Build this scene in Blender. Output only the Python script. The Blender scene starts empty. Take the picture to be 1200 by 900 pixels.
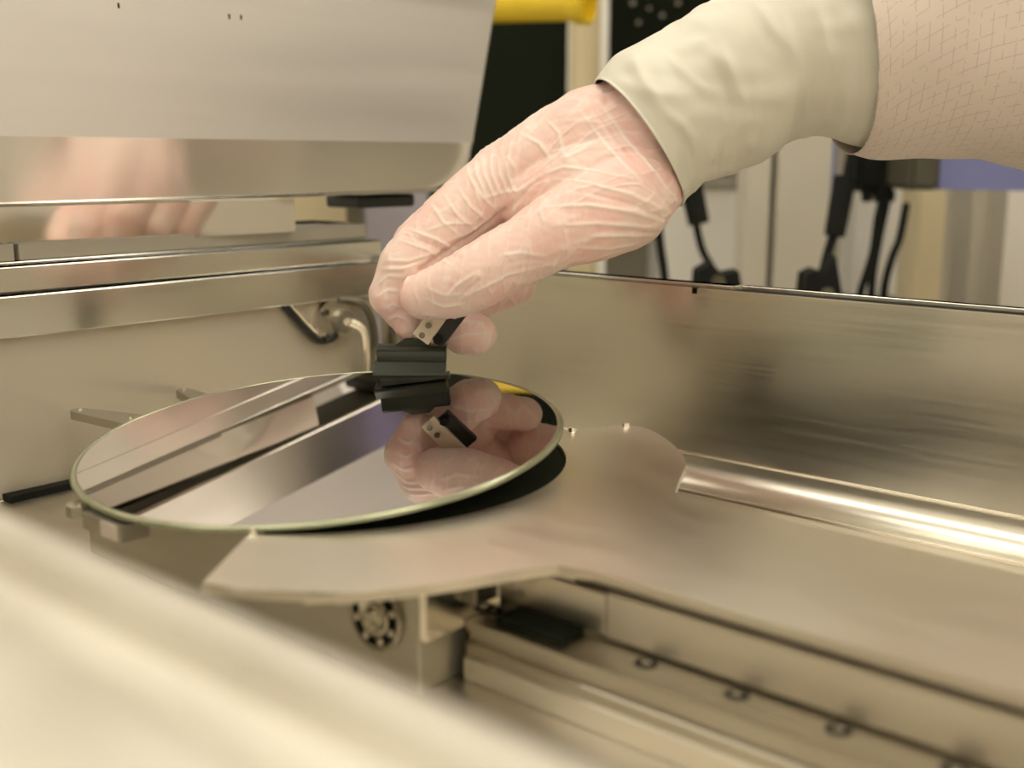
import bpy, bmesh, math, random
import numpy as np
from mathutils import Vector, Matrix, noise
from mathutils.bvhtree import BVHTree
random.seed(4)
S = 0.001                       # all lengths below are millimetres
sc = bpy.context.scene
COL = sc.collection

# ---------------------------------------------------------------- camera
f_px, CX, CY = 1340.0, 600.0, 450.0
PITCH = math.atan(265 / f_px)
CAM = Vector((363.0, -298.0, 122.5))
def az(a):
    t = math.radians(131 - a); return Vector((math.cos(t), math.sin(t), 0))
F0, RT, ZZ = az(0), az(90), Vector((0, 0, 1))
FW = F0 * math.cos(PITCH) - ZZ * math.sin(PITCH)
UP = F0 * math.sin(PITCH) + ZZ * math.cos(PITCH)
def P(x, y, d):                 # a point seen at (x, y) of the photograph, d mm away
    return CAM + (FW + RT * ((x - CX) / f_px) - UP * ((y - CY) / f_px)) * d
cam = bpy.data.cameras.new('camera'); co = bpy.data.objects.new('camera', cam); COL.objects.link(co)
co.matrix_world = Matrix.Translation(CAM * S) @ Matrix((RT, UP, -FW)).transposed().to_4x4()
cam.lens = f_px / 1200 * 36; cam.sensor_width = 36; cam.clip_start = 0.01; cam.clip_end = 50
cam.dof.use_dof = True; cam.dof.focus_distance = 0.53; cam.dof.aperture_fstop = 6.3
sc.camera = co

# ---------------------------------------------------------------- world, lamps, exposure
w = bpy.data.worlds.new('world'); sc.world = w; w.use_nodes = True
w.node_tree.nodes['Background'].inputs[0].default_value = (1.0, 0.90, 0.76, 1)
w.node_tree.nodes['Background'].inputs[1].default_value = 0.35
sc.view_settings.view_transform = 'Standard'; sc.view_settings.look = 'None'
sc.view_settings.gamma = 1; sc.view_settings.use_curve_mapping = False
sc.view_settings.exposure = 0.0
PANEL_STRENGTH = 5.35
PANEL_COLOR = (1.0, 0.94, 0.825)

# ---------------------------------------------------------------- materials
def mat(name, color, rough=.5, metal=0, **kw):
    m = bpy.data.materials.new(name); m.use_nodes = True
    b = m.node_tree.nodes['Principled BSDF']
    b.inputs['Base Color'].default_value = (*color, 1); b.inputs['Roughness'].default_value = rough
    b.inputs['Metallic'].default_value = metal
    for k, v in kw.items():
        b.inputs[k.replace('_', ' ')].default_value = v
    return m
def vary(m, c1, c2, scale=20, stretch=(1, 1, 1), detail=4, rough=None, bump=0, bdist=.0005, coord='Object'):
    """procedural colour / roughness / bump grain from one stretched noise"""
    nt = m.node_tree; N = nt.nodes; L = nt.links; b = N['Principled BSDF']
    tc = N.new('ShaderNodeTexCoord'); mp = N.new('ShaderNodeMapping'); mp.inputs['Scale'].default_value = stretch
    no = N.new('ShaderNodeTexNoise'); no.inputs['Scale'].default_value = scale; no.inputs['Detail'].default_value = detail
    L.new(tc.outputs[coord], mp.inputs[0]); L.new(mp.outputs[0], no.inputs['Vector'])
    r = N.new('ShaderNodeValToRGB'); r.color_ramp.elements[0].position = .3; r.color_ramp.elements[1].position = .7
    r.color_ramp.elements[0].color = (*c1, 1); r.color_ramp.elements[1].color = (*c2, 1)
    L.new(no.outputs['Fac'], r.inputs[0]); L.new(r.outputs[0], b.inputs['Base Color'])
    if rough:
        mr = N.new('ShaderNodeMapRange'); mr.inputs[1].default_value = .3; mr.inputs[2].default_value = .7
        mr.inputs[3].default_value, mr.inputs[4].default_value = rough
        L.new(no.outputs['Fac'], mr.inputs[0]); L.new(mr.outputs[0], b.inputs['Roughness'])
    if bump:
        bp = N.new('ShaderNodeBump'); bp.inputs['Strength'].default_value = bump; bp.inputs['Distance'].default_value = bdist
        L.new(no.outputs['Fac'], bp.inputs['Height']); L.new(bp.outputs[0], b.inputs['Normal'])
    return m
A, B_ = (.74, .69, .59), (.82, .77, .67)
def steel(name, stretch, rough=(.24, .36), c1=A, c2=B_, aniso=0):
    m = vary(mat(name, c1, .3, 1.0), c1, c2, 60, stretch, 3, rough)
    if aniso:                                                       # brushing spreads reflections across the grain
        nt = m.node_tree; b = nt.nodes['Principled BSDF']; b.inputs['Anisotropic'].default_value = aniso
        t = nt.nodes.new('ShaderNodeCombineXYZ'); t.inputs[2].default_value = 1.0
        nt.links.new(t.outputs[0], b.inputs['Tangent'])
    return m
M = {}
M['steel_x'] = steel('brushed steel, grain along the long wall', (.25, 6, 9), (.19, .245), (.87, .85, .76), (.89, .87, .78), aniso=.75)
M['steel_y'] = steel('brushed steel, grain along the side wall', (6, .2, 9), (.17, .19), (.87, .85, .77), (.89, .87, .79), aniso=.6)
M['steel_satin'] = steel('satin steel', (.6, .6, .6), (.30, .42))
M['steel_floor'] = steel('satin floor steel', (.5, 1, 1), (.34, .46), (.62, .57, .48), (.70, .65, .55))
M['steel_blur'] = steel('matt steel of the front rim', (.4, 1, 1), (.42, .55), (.66, .625, .54), (.72, .685, .60))
M['paddle'] = steel('bead blasted aluminium', (.4, 1.2, 1), (.29, .33), (.70, .645, .55), (.73, .675, .58))
M['beige'] = vary(mat('beige powder coat', (.62, .56, .44), .35, .35), (.60, .54, .43), (.64, .58, .46), 18, (1, .3, 1), 3, (.3, .42))
M['hood'] = vary(mat('satin hood steel', (.62, .56, .50), .42, .75), (.68, .65, .61), (.73, .70, .655), 14, (1, .15, 3), 5, (.38, .5), .05, .0003)
M['rail_steel'] = vary(mat('ground rail steel', (.46, .42, .33), .3, 1), (.43, .39, .31), (.50, .46, .37), 40, (.3, 2, 2), 3, (.26, .34))
M['bearing_steel'] = mat('oiled bearing steel', (.40, .37, .29), .2, 1)
M['hood_flange'] = steel('polished brushed hood flange', (1, .15, 3), (.15, .16), (.80, .77, .71), (.82, .79, .73), aniso=.9)
M['mirror_steel'] = mat('mirror polished steel', (.80, .75, .68), .07, 1)
M['dark_steel'] = vary(mat('dark steel', (.16, .15, .12), .35, .9), (.13, .12, .09), (.22, .20, .16), 40, (1, 1, 1), 3)
M['housing'] = vary(mat('grey housing', (.42, .39, .31), .36, .8), (.40, .37, .30), (.46, .43, .35), 30, (.4, 1, 3), 3, (.28, .4))
M['chrome'] = mat('polished steel', (.80, .76, .68), .16, 1)
M['cove_steel'] = mat('satin cove steel', (.86, .83, .74), .3, 1)
M['bead'] = mat('bright weld bead', (.86, .80, .68), .22, 1)
M['black'] = vary(mat('black plastic', (.010, .012, .008), .38), (.008, .010, .007), (.014, .016, .011), 60, (1, 1, 1), 2)
M['black_soft'] = mat('black rubber', (.007, .008, .006), .7, Specular_IOR_Level=.2)
M['clip'] = mat('black clamp', (.030, .035, .022), .33)
M['ivory'] = vary(mat('ivory plate', (.72, .62, .46), .4), (.70, .60, .44), (.76, .66, .50), 90)
M['wafer'] = vary(mat('polished silicon', (.50, .45, .43), .015, 1), (.46, .43, .42), (.49, .455, .44), 6)
M['wafer_edge'] = vary(mat('ground wafer edge', (.52, .55, .40), .22, .8), (.34, .36, .24), (.44, .46, .32), 40)
M['cable'] = mat('black cable sheath', (.01, .01, .009), .4)
M['glassy'] = mat('label foil', (.75, .66, .58), .35, .5)
M['yellow'] = vary(mat('yellow plastic', (.85, .60, .02), .35), (.83, .58, .02), (.90, .66, .04), 20)
M['cream'] = vary(mat('cream column paint', (.62, .53, .33), .5), (.60, .51, .31), (.66, .57, .37), 10)
M['pale'] = vary(mat('pale panel paint', (.52, .47, .37), .5), (.58, .54, .45), (.64, .60, .50), 6)
M['grey_beige'] = mat('grey beige partition', (.40, .365, .29), .5)
M['white'] = vary(mat('white plastic', (.80, .76, .68), .4), (.86, .84, .78), (.90, .88, .82), 10)
M['lilac_bright'] = mat('bright lilac paint', (.55, .48, .95), .4)
M['pale_lilac'] = mat('pale lilac paint', (.42, .39, .44), .5)
M['lilac'] = vary(mat('lilac blue paint', (.19, .21, .44), .4), (.18, .20, .42), (.22, .24, .48), 10)
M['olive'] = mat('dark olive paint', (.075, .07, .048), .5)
M['grey'] = vary(mat('grey paint', (.30, .27, .21), .5), (.28, .25, .19), (.33, .30, .24), 10)
M['blackpanel'] = vary(mat('black cabinet panel', (.008, .011, .005), .75, Specular_IOR_Level=.12), (.007, .010, .004), (.012, .015, .008), 4)
M['roomwall'] = vary(mat('cleanroom wall', (.78, .74, .66), .6), (.76, .72, .64), (.80, .76, .68), 3)
M['roomfloor'] = vary(mat('cleanroom floor', (.58, .55, .48), .35), (.56, .53, .46), (.60, .57, .50), 5)
M['ceiling'] = vary(mat('ceiling tile', (.78, .75, .69), .7), (.76, .73, .67), (.80, .77, .71), 5)
M['skin_hand'] = mat('glove', (.8, .6, .5))
lamp = bpy.data.materials.new('ceiling lamp diffuser'); lamp.use_nodes = True
_b = lamp.node_tree.nodes['Principled BSDF']; _b.inputs['Base Color'].default_value = (.9, .85, .75, 1)
_b.inputs['Emission Color'].default_value = (*PANEL_COLOR, 1); _b.inputs['Emission Strength'].default_value = PANEL_STRENGTH
M['lamp'] = lamp

def glove_mat():
    m = mat('thin latex glove over skin', (.85, .62, .52), .36)
    nt = m.node_tree; N = nt.nodes; L = nt.links; b = N['Principled BSDF']
    b.inputs['Subsurface Weight'].default_value = .25; b.inputs['Subsurface Radius'].default_value = (1, .45, .3)
    b.inputs['Subsurface Scale'].default_value = .004
    tc = N.new('ShaderNodeTexCoord')
    no = N.new('ShaderNodeTexNoise'); no.inputs['Scale'].default_value = 32; no.inputs['Detail'].default_value = 3
    L.new(tc.outputs['Object'], no.inputs['Vector'])
    r = N.new('ShaderNodeValToRGB'); e = r.color_ramp.elements
    e[0].position = .35; e[0].color = (.88, .575, .51, 1); e[1].position = .66; e[1].color = (.88, .69, .61, 1)
    L.new(no.outputs['Fac'], r.inputs[0])
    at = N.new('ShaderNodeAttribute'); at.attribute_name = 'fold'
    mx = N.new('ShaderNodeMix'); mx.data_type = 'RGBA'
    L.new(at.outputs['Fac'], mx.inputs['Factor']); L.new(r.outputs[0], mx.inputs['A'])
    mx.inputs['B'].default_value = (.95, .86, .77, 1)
    L.new(mx.outputs['Result'], b.inputs['Base Color'])
    mp = N.new('ShaderNodeMapping'); L.new(tc.outputs['Object'], mp.inputs[0])
    n2 = N.new('ShaderNodeTexNoise'); n2.inputs['Scale'].default_value = 150; n2.inputs['Detail'].default_value = 5
    n2.inputs['Distortion'].default_value = 1.2
    L.new(mp.outputs[0], n2.inputs['Vector'])
    bp = N.new('ShaderNodeBump'); bp.inputs['Strength'].default_value = .25; bp.inputs['Distance'].default_value = .001
    L.new(n2.outputs['Fac'], bp.inputs['Height']); L.new(bp.outputs[0], b.inputs['Normal'])
    return m
M['glove'] = glove_mat()
M['cuff'] = vary(mat('off white latex cuff', (.74, .68, .54), .42), (.70, .67, .56), (.76, .73, .62), 12, (1, 1, 1), 3, (.38, .48), .1, .001)
def sleeve_mat():
    m = mat('cleanroom fabric with grid of dark threads', (.78, .66, .57), .75)
    nt = m.node_tree; N = nt.nodes; L = nt.links; b = N['Principled BSDF']
    b.inputs['Sheen Weight'].default_value = .1
    uv = N.new('ShaderNodeUVMap'); uv.uv_map = 'UVMap'
    sp = N.new('ShaderNodeSeparateXYZ'); L.new(uv.outputs[0], sp.inputs[0])
    def line(sock):
        fr = N.new('ShaderNodeMath'); fr.operation = 'FRACT'; L.new(sock, fr.inputs[0])
        lt = N.new('ShaderNodeMath'); lt.operation = 'LESS_THAN'; lt.inputs[1].default_value = .06; L.new(fr.outputs[0], lt.inputs[0])
        return lt.outputs[0]
    a, c = line(sp.outputs[0]), line(sp.outputs[1])
    mxm = N.new('ShaderNodeMath'); mxm.operation = 'MAXIMUM'; L.new(a, mxm.inputs[0]); L.new(c, mxm.inputs[1])
    no = N.new('ShaderNodeTexNoise'); no.inputs['Scale'].default_value = 260; no.inputs['Detail'].default_value = 1
    tc = N.new('ShaderNodeTexCoord'); L.new(tc.outputs['Object'], no.inputs['Vector'])
    g = N.new('ShaderNodeMath'); g.operation = 'GREATER_THAN'; g.inputs[1].default_value = .46; L.new(no.outputs['Fac'], g.inputs[0])
    mu = N.new('ShaderNodeMath'); mu.operation = 'MULTIPLY'; L.new(mxm.outputs[0], mu.inputs[0]); L.new(g.outputs[0], mu.inputs[1])
    m2 = N.new('ShaderNodeMath'); m2.operation = 'MULTIPLY'; m2.inputs[1].default_value = .34; L.new(mu.outputs[0], m2.inputs[0])
    n3 = N.new('ShaderNodeTexNoise'); n3.inputs['Scale'].default_value = 14; L.new(tc.outputs['Object'], n3.inputs['Vector'])
    r = N.new('ShaderNodeValToRGB'); e = r.color_ramp.elements
    e[0].position = .3; e[0].color = (.73, .62, .54, 1); e[1].position = .7; e[1].color = (.79, .68, .60, 1)
    L.new(n3.outputs['Fac'], r.inputs[0])
    mx = N.new('ShaderNodeMix'); mx.data_type = 'RGBA'; L.new(m2.outputs[0], mx.inputs['Factor']); L.new(r.outputs[0], mx.inputs['A'])
    mx.inputs['B'].default_value = (.16, .13, .10, 1); L.new(mx.outputs['Result'], b.inputs['Base Color'])
    return m
M['sleeve'] = sleeve_mat()

# ---------------------------------------------------------------- helpers
def obj(name, bm, m, parent=None, smooth=False, loc=None):
    """link a bmesh (mm, world coordinates) as one mesh object"""
    me = bpy.data.meshes.new(name)
    bmesh.ops.recalc_face_normals(bm, faces=bm.faces[:])
    for v in bm.verts: v.co *= S
    bm.to_mesh(me); bm.free()
    o = bpy.data.objects.new(name, me); COL.objects.link(o)
    me.materials.append(M[m] if isinstance(m, str) else m)
    if smooth:
        for p in me.polygons: p.use_smooth = True
        if smooth != 'all': me.set_sharp_from_angle(angle=math.radians(35))
    if parent:
        o.parent = parent; o.matrix_parent_inverse = parent.matrix_world.inverted()
    elif True:                                  # origin at the thing's base
        if len(me.vertices):
            cs = np.empty(len(me.vertices) * 3); me.vertices.foreach_get('co', cs); cs = cs.reshape(-1, 3)
            c = Vector(((cs[:, 0].min() + cs[:, 0].max()) / 2, (cs[:, 1].min() + cs[:, 1].max()) / 2, cs[:, 2].min()))
            me.transform(Matrix.Translation(-c)); o.location = c
    return o
def tag(o, label=None, cat=None, group=None, kind=None):
    if label: o['label'] = label
    if cat: o['category'] = cat
    if group: o['group'] = group
    if kind: o['kind'] = kind
    return o
def thing(name, label, cat, loc, group=None):
    o = bpy.data.objects.new(name, None); COL.objects.link(o); o.empty_display_size = .01
    o.location = Vector(loc) * S; o.matrix_world = Matrix.Translation(Vector(loc) * S)
    return tag(o, label, cat, group)
def box(bm, x0, x1, y0, y1, z0, z1, bev=0):
    g = bmesh.ops.create_cube(bm, size=1)
    for v in g['verts']:
        v.co = Vector(((x0 + x1) / 2 + v.co.x * (x1 - x0), (y0 + y1) / 2 + v.co.y * (y1 - y0), (z0 + z1) / 2 + v.co.z * (z1 - z0)))
    if bev:
        es = list({e for v in g['verts'] for e in v.link_edges})
        bmesh.ops.bevel(bm, geom=es, offset=bev, segments=2, affect='EDGES', profile=.5)
    return bm
def bx(*a, bev=0):
    return box(bmesh.new(), *a, bev=bev)
def prism(bm, pts, vec):
    """polygon pts (3D, planar) pushed along vec"""
    a = [bm.verts.new(p) for p in pts]; b = [bm.verts.new(Vector(p) + Vector(vec)) for p in pts]
    n = len(pts); bm.faces.new(a); bm.faces.new(b[::-1])
    for i in range(n): bm.faces.new((a[i], b[i], b[(i + 1) % n], a[(i + 1) % n]))
    return bm
def basis(d):
    d = Vector(d).normalized(); u = d.orthogonal().normalized(); return u, d.cross(u).normalized(), d
def cyl(bm, p0, p1, r0, r1=None, n=24, bev=0):
    p0, p1 = Vector(p0), Vector(p1); r1 = r0 if r1 is None else r1
    u, v, d = basis(p1 - p0)
    a = []; b = []
    for i in range(n):
        t = 2 * math.pi * i / n; q = u * math.cos(t) + v * math.sin(t)
        a.append(bm.verts.new(p0 + q * r0)); b.append(bm.verts.new(p1 + q * r1))
    for i in range(n): bm.faces.new((a[i], a[(i + 1) % n], b[(i + 1) % n], b[i]))
    bm.faces.new(a[::-1]); bm.faces.new(b)
    return bm
def ring(bm, c, axis, prof, n=48):
    """lathe: prof = [(radius, offset along axis)...] closed loop"""
    u, v, d = basis(axis); c = Vector(c); rows = []
    for i in range(n):
        t = 2 * math.pi * i / n; q = u * math.cos(t) + v * math.sin(t)
        rows.append([bm.verts.new(c + q * r + d * h) for r, h in prof])
    k = len(prof)
    for i in range(n):
        A_, B2 = rows[i], rows[(i + 1) % n]
        for j in range(k):
            bm.faces.new((A_[j], B2[j], B2[(j + 1) % k], A_[(j + 1) % k]))
    return bm
def tube(bm, pts, r, n=10, sub=6):
    """smooth tube through points (Catmull-Rom); r number or list"""
    pts = [Vector(p) for p in pts]; rs = r if isinstance(r, (list, tuple)) else [r] * len(pts)
    q = []; rr = []
    for i in range(len(pts) - 1):
        p0, p1, p2, p3 = pts[max(i - 1, 0)], pts[i], pts[i + 1], pts[min(i + 2, len(pts) - 1)]
        for s in range(sub):
            t = s / sub
            q.append(.5 * ((2 * p1) + (p2 - p0) * t + (2 * p0 - 5 * p1 + 4 * p2 - p3) * t * t + (3 * p1 - p0 - 3 * p2 + p3) * t ** 3))
            rr.append(rs[i] * (1 - t) + rs[i + 1] * t)
    q.append(pts[-1]); rr.append(rs[-1])
    u = (q[1] - q[0]).orthogonal().normalized(); rows = []
    for i, c in enumerate(q):
        d = (q[min(i + 1, len(q) - 1)] - q[max(i - 1, 0)]).normalized()
        u = (u - d * u.dot(d)).normalized(); v = d.cross(u)
        rows.append([bm.verts.new(c + (u * math.cos(2 * math.pi * k / n) + v * math.sin(2 * math.pi * k / n)) * rr[i]) for k in range(n)])
    for a, b in zip(rows, rows[1:]):
        for k in range(n): bm.faces.new((a[k], a[(k + 1) % n], b[(k + 1) % n], b[k]))
    bm.faces.new(rows[0][::-1]); bm.faces.new(rows[-1])
    return bm
def sphere(bm, c, r, seg=16):
    g = bmesh.ops.create_uvsphere(bm, u_segments=seg, v_segments=seg // 2, radius=r)
    for v in g['verts']: v.co += Vector(c)
    return bm

# ================================================================ ROOM
RX0, RX1, RY0, RY1, RZ0, RZ1 = -2600, 2400, -2200, 2600, -950, 1650
def setting(name, bm, m): return tag(obj(name, bm, m), kind='structure')
setting('floor', bx(RX0, RX1, RY0, RY1, RZ0 - 60, RZ0), 'roomfloor')
setting('ceiling', bx(RX0, RX1, RY0, RY1, RZ1, RZ1 + 60), 'ceiling')
setting('wall_left', bx(RX0 - 60, RX0, RY0, RY1, RZ0, RZ1), 'roomwall')
setting('wall_right', bx(RX1, RX1 + 60, RY0, RY1, RZ0, RZ1), 'roomwall')
setting('wall_back', bx(RX0, RX1, RY1, RY1 + 60, RZ0, RZ1), 'roomwall')
setting('wall_front', bx(RX0, RX1, RY0 - 60, RY0, RZ0, RZ1), 'roomwall')
for i in range(4):
    for j in range(3):
        x, y = -1900 + i * 1250, -1500 + j * 1450
        t = thing('ceiling_light', 'recessed ceiling light panel overhead, ' + ('far left', 'left', 'right', 'far right')[i] + ' of its row, ' + ('row behind the camera', 'row above the camera', 'row above the background')[j], 'light', (x, y, RZ1), 'ceiling light panels out of view overhead')
        obj('frame', box(box(box(box(bmesh.new(), x - 460, x - 430, y - 310, y + 310, RZ1 - 14, RZ1), x + 430, x + 460, y - 310, y + 310, RZ1 - 14, RZ1),
                         x - 430, x + 430, y - 310, y - 280, RZ1 - 14, RZ1), x - 430, x + 430, y + 280, y + 310, RZ1 - 14, RZ1), 'white', t)
        obj('diffuser', bx(x - 430, x + 430, y - 280, y + 280, RZ1 - 10, RZ1 - 2), 'lamp', t)

# ================================================================ STEEL CHAMBER
FZ, TZ = -45.0, 57.7
XL, XR, YB, YF = -184.0, 560.0, 201.6, -203.0
ch = thing('process_chamber', 'open shallow steel process chamber with brushed walls and folded rims', 'machine', (150, 0, RZ0))
obj('floor_panel', bx(XL - 2, XR, YF, YB + 2, FZ - 4, FZ), 'steel_floor', ch)
# rear wall: inner sheet in two lengths with a small notch between, outer sheet behind a narrow gap
bm = bmesh.new()
prism(bm, [(x, YB, z) for x, z in ((XL, FZ), (XR, FZ), (XR, TZ), (53.5, TZ), (53.5, TZ - 3.2), (50.5, TZ - 3.2), (50.5, TZ), (XL, TZ))], (0, 1.8, 0))
bmesh.ops.bevel(bm, geom=[e for e in bm.edges if e.verts[0].co.z > TZ - .1 and e.verts[1].co.z > TZ - .1], offset=.5, segments=2, affect='EDGES')
obj('back_wall_panel', bm, 'steel_x', ch, smooth=True)
obj('outer_wall_panel', bx(XL, 71, YB + 4.4, YB + 14, FZ, TZ + 1.6, bev=.3), 'steel_x', ch)
obj('outer_wall_panel', bx(71.6, XR, YB + 13, YB + 18, FZ, TZ + 1.2, bev=.3), 'steel_x', ch)
obj('wall_gap_shade', bx(XL, 71.6, YB + 1.8, YB + 4.4, FZ, TZ - .5), 'black_soft', ch)  # black filler stands in for the shade inside the narrow gap
obj('wall_gap_shade', bx(71.6, XR, YB + 1.8, YB + 13, FZ, TZ - .5), 'black_soft', ch)  # same black filler for the shade in the wider gap
# cove between rear wall and floor + bright bead
bm = bmesh.new(); R_ = 15.0; prof = [(XL, YB, FZ + R_)]
for k in range(9):
    t = math.pi / 2 * k / 8; prof.append((XL, YB - R_ + R_ * math.cos(t), FZ + R_ - R_ * math.sin(t)))
prof = prof[1:] + [(XL, YB, FZ)]
prism(bm, prof, (XR - XL, 0, 0)); obj('cove', bm, 'cove_steel', ch, smooth=True)
bm = bmesh.new(); tube(bm, [(XL + 2, YB - .2, FZ + R_ + .4), (XR, YB - .2, FZ + R_ + .4)], 1.1, 8, 1); obj('weld_bead', bm, 'bead', ch, smooth=True)
bm = bmesh.new(); tube(bm, [(XL + 2, YB - R_ - 2, FZ + .3), (XR, YB - R_ - 2, FZ + .3)], 1.3, 8, 1); obj('weld_bead', bm, 'bead', ch, smooth=True)
# left wall: recessed beige panel below a proud polished lip
obj('side_wall_panel', bx(XL - 6, XL - 4, YF, YB, FZ, TZ - 18), 'beige', ch)
obj('side_lip', bx(XL - 6, XL + 1, YF, YB, 36, 56.6, bev=.6), 'steel_y', ch)
obj('slot_shade', bx(XL - 4, XL + 4, -51, 60, FZ, FZ + 3.4), 'black_soft', ch)  # raised black strip stands in for the dark open slot at the wall foot
obj('lip_gap_shade', bx(XL - 11, XL - 6, YF, YB, 36, 55.4), 'black_soft', ch)  # black strip paints the dark of the gap behind the lip
obj('side_frame', bx(XL - 18, XL - 6.6, -420, YB + 8, 57.6, 70, bev=.5), 'steel_y', ch)
obj('side_frame', bx(XL - 40, XL - 18, -420, YB + 8, 40, 71.4, bev=.5), 'steel_y', ch)
obj('side_frame', bx(XL - 38, XL - 22, -420, -26, 71.4, 80, bev=.5), 'grey', ch)
obj('side_frame', bx(XL - 38, XL - 22, -23.5, YB + 8, 71.4, 80, bev=.5), 'grey', ch)
obj('side_shelf', bx(XL - 75, XL - 40, -420, YB + 8, 76, 80.6, bev=.5), 'steel_y', ch)
# front wall and wide rounded rim with a shallow channel
obj('front_wall_panel', bx(XL, XR, YF - 4, YF, FZ, TZ - 8), 'steel_x', ch)
prof = [(YF, TZ - 14), (YF, TZ - 5)]
for k in range(7):
    t = math.pi / 2 * k / 6; prof.append((YF - 5 + 5 * math.cos(t), TZ - 5 + 5 * math.sin(t)))
prof += [(YF - 10, TZ), (YF - 13, TZ - 5), (YF - 18, TZ - 6.5), (YF - 24, TZ - 5), (YF - 28, TZ - .6), (YF - 35, TZ), (YF - 70, TZ - 3), (YF - 84, TZ - 8), (YF - 88, TZ - 16), (YF - 88, TZ - 30), (YF - 4, TZ - 30), (YF - 4, TZ - 14)]
bm = bmesh.new(); prism(bm, [(XL - 40, y, z) for y, z in prof], (XR - XL + 40, 0, 0)); obj('front_rim', bm, 'steel_blur', ch, smooth=True)
obj('end_wall_panel', bx(XR, XR + 4, YF - 4, YB + 8, FZ, TZ), 'steel_satin', ch)
obj('base_cabinet', bx(XL - 75, XR + 4, YF - 88, YB + 18, RZ0, FZ - 4.2), 'steel_satin', ch)
# wall latch with hose on the left wall
lt = thing('cable_connector', 'small round metal cable connector bolted on the left chamber wall', 'connector', (XL - 4, 160, -15))
bm = bmesh.new(); c0 = Vector((XL - 4, 163, 22))
cyl(bm, c0, c0 + Vector((4, 0, 0)), 15, 14, 32); obj('mounting_plate', bm, 'steel_satin', lt, smooth=True)
bm = bmesh.new(); cyl(bm, c0 + Vector((4, 5, 0)), c0 + Vector((9, 5, 0)), 8, 7, 24); obj('plug_body', bm, 'housing', lt, smooth=True)
for dz in (-8, 7):
    bm = bmesh.new(); cyl(bm, c0 + Vector((4, -8, dz)), c0 + Vector((6.5, -8, dz)), 2.4, 2.2, 6); obj('bolt', bm, 'dark_steel', lt)
bm = bmesh.new(); tube(bm, [(XL + 6, 170, 22), (XL + 9, 178, 16), (XL + 7, 182, 0), (XL + 6, 181, -22), (XL + 6, 180, -44)], 2.6, 10); obj('rod', bm, 'bead', lt, smooth=True)
bm = bmesh.new(); tube(bm, [(XL - 1, 166, 36), (XL + 2, 186, 30), (XL + 2, 194, 8), (XL + 1, 188, -14), (XL + 1, 178, -42)], 2.6, 10); obj('hose', bm, 'dark_steel', lt, smooth=True)
bm = bmesh.new(); tube(bm, [(XL - 2, 122, 40), (XL - 1, 130, 31), (XL, 142, 18), (XL, 149, 12), (XL, 157, 11), (XL, 164, 14)], 2.0, 10); obj('black_cable', bm, 'cable', lt, smooth=True)
bm = bmesh.new(); tube(bm, [(XL - 2, 127, 40), (XL - 2, 134, 32), (XL - 1, 146, 19), (XL - 1, 152, 15)], 1.3, 8); obj('clear_tube', bm, 'bead', lt, smooth=True)

# ================================================================ TRANSFER PADDLE (C-shaped end effector)
pad = thing('transfer_paddle', 'wide C-shaped aluminium wafer paddle on a flat arm inside the chamber', 'robot arm', (200, 0, -3))
def arc(r, a0, a1, n): return [(r * math.cos(math.radians(a0 + (a1 - a0) * i / n)), r * math.sin(math.radians(a0 + (a1 - a0) * i / n))) for i in range(n + 1)]
ctr = [(520, -34), (166, -34), (155, -37), (149, -46)]
ctr += arc(156, -22, -42, 6) + [(122, -96), (104, -109), (95, -114.5)] + arc(146, -52, -54, 2)
ctr += [(83, -114)] + [(60, -82)] + arc(101, -54, 64.6, 44) + [(50, 106), (58, 126), (62, 131), (70, 132), (80, 127)]
ctr += arc(150, 55, 35, 8) + [(132, 66), (139, 52), (146, 49), (520, 49)]
bm = bmesh.new(); prism(bm, [(x, y, -3.2) for x, y in ctr], (0, 0, 3.2))
bmesh.ops.bevel(bm, geom=[e for e in bm.edges if abs(e.verts[0].co.z - e.verts[1].co.z) < .01], offset=.45, segments=2, affect='EDGES')
obj('paddle_plate', bm, 'paddle', pad, smooth=True)
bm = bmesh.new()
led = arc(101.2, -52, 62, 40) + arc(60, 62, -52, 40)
prism(bm, [(x, y, -3.1) for x, y in led], (0, 0, 1.3)); obj('shade_ledge', bm, 'blackpanel', pad)  # ledge coloured black and widened to stand for the shade under the wafer
for (x, y) in ((58, -79), (50, 104), (63, 128)):
    bm = bmesh.new(); cyl(bm, (x, y, -.2), (x, y, 1.6), 2.2, 1.6, 16); obj('locating_pin', bm, 'bead', pad, smooth=True)
obj('arm_stiffener', bx(150, 520, -22, 40, -14, -3.3), 'housing', pad)

# ================================================================ WAFER on the paddle, its far edge lifted
n_ = Vector((.0050, -.0965, .9953)).normalized()
wf = thing('silicon_wafer', 'large round mirror-polished silicon wafer lifted at its far edge', 'wafer', (0, 0, 9.6))
u_, v_, _d = basis(n_)
bm = bmesh.new(); ring_p = []
rows = []; NS = 160
for i in range(NS):
    t = 2 * math.pi * i / NS; q = u_ * math.cos(t) + v_ * math.sin(t)
    rows.append([bm.verts.new(Vector((0, 0, 9.8)) + q * r + n_ * h) for r, h in ((97.3, 0), (97.3, -1.3))])
for i in range(NS):
    a, b = rows[i], rows[(i + 1) % NS]; bm.faces.new((a[0], b[0], b[1], a[1]))
bm.faces.new([r[0] for r in rows]); bm.faces.new([r[1] for r in rows][::-1])
obj('polished_disc', bm, 'wafer', wf, smooth=True)
bm = bmesh.new()
ring(bm, (0, 0, 9.8), n_, [(97.3, -1.3), (97.3, 0.0), (98.3, .3), (99.3, .15), (100, -.7), (99.8, -1.7), (98.8, -2.1)], 160)
obj('edge_rim', bm, 'wafer_edge', wf, smooth='all')

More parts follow.
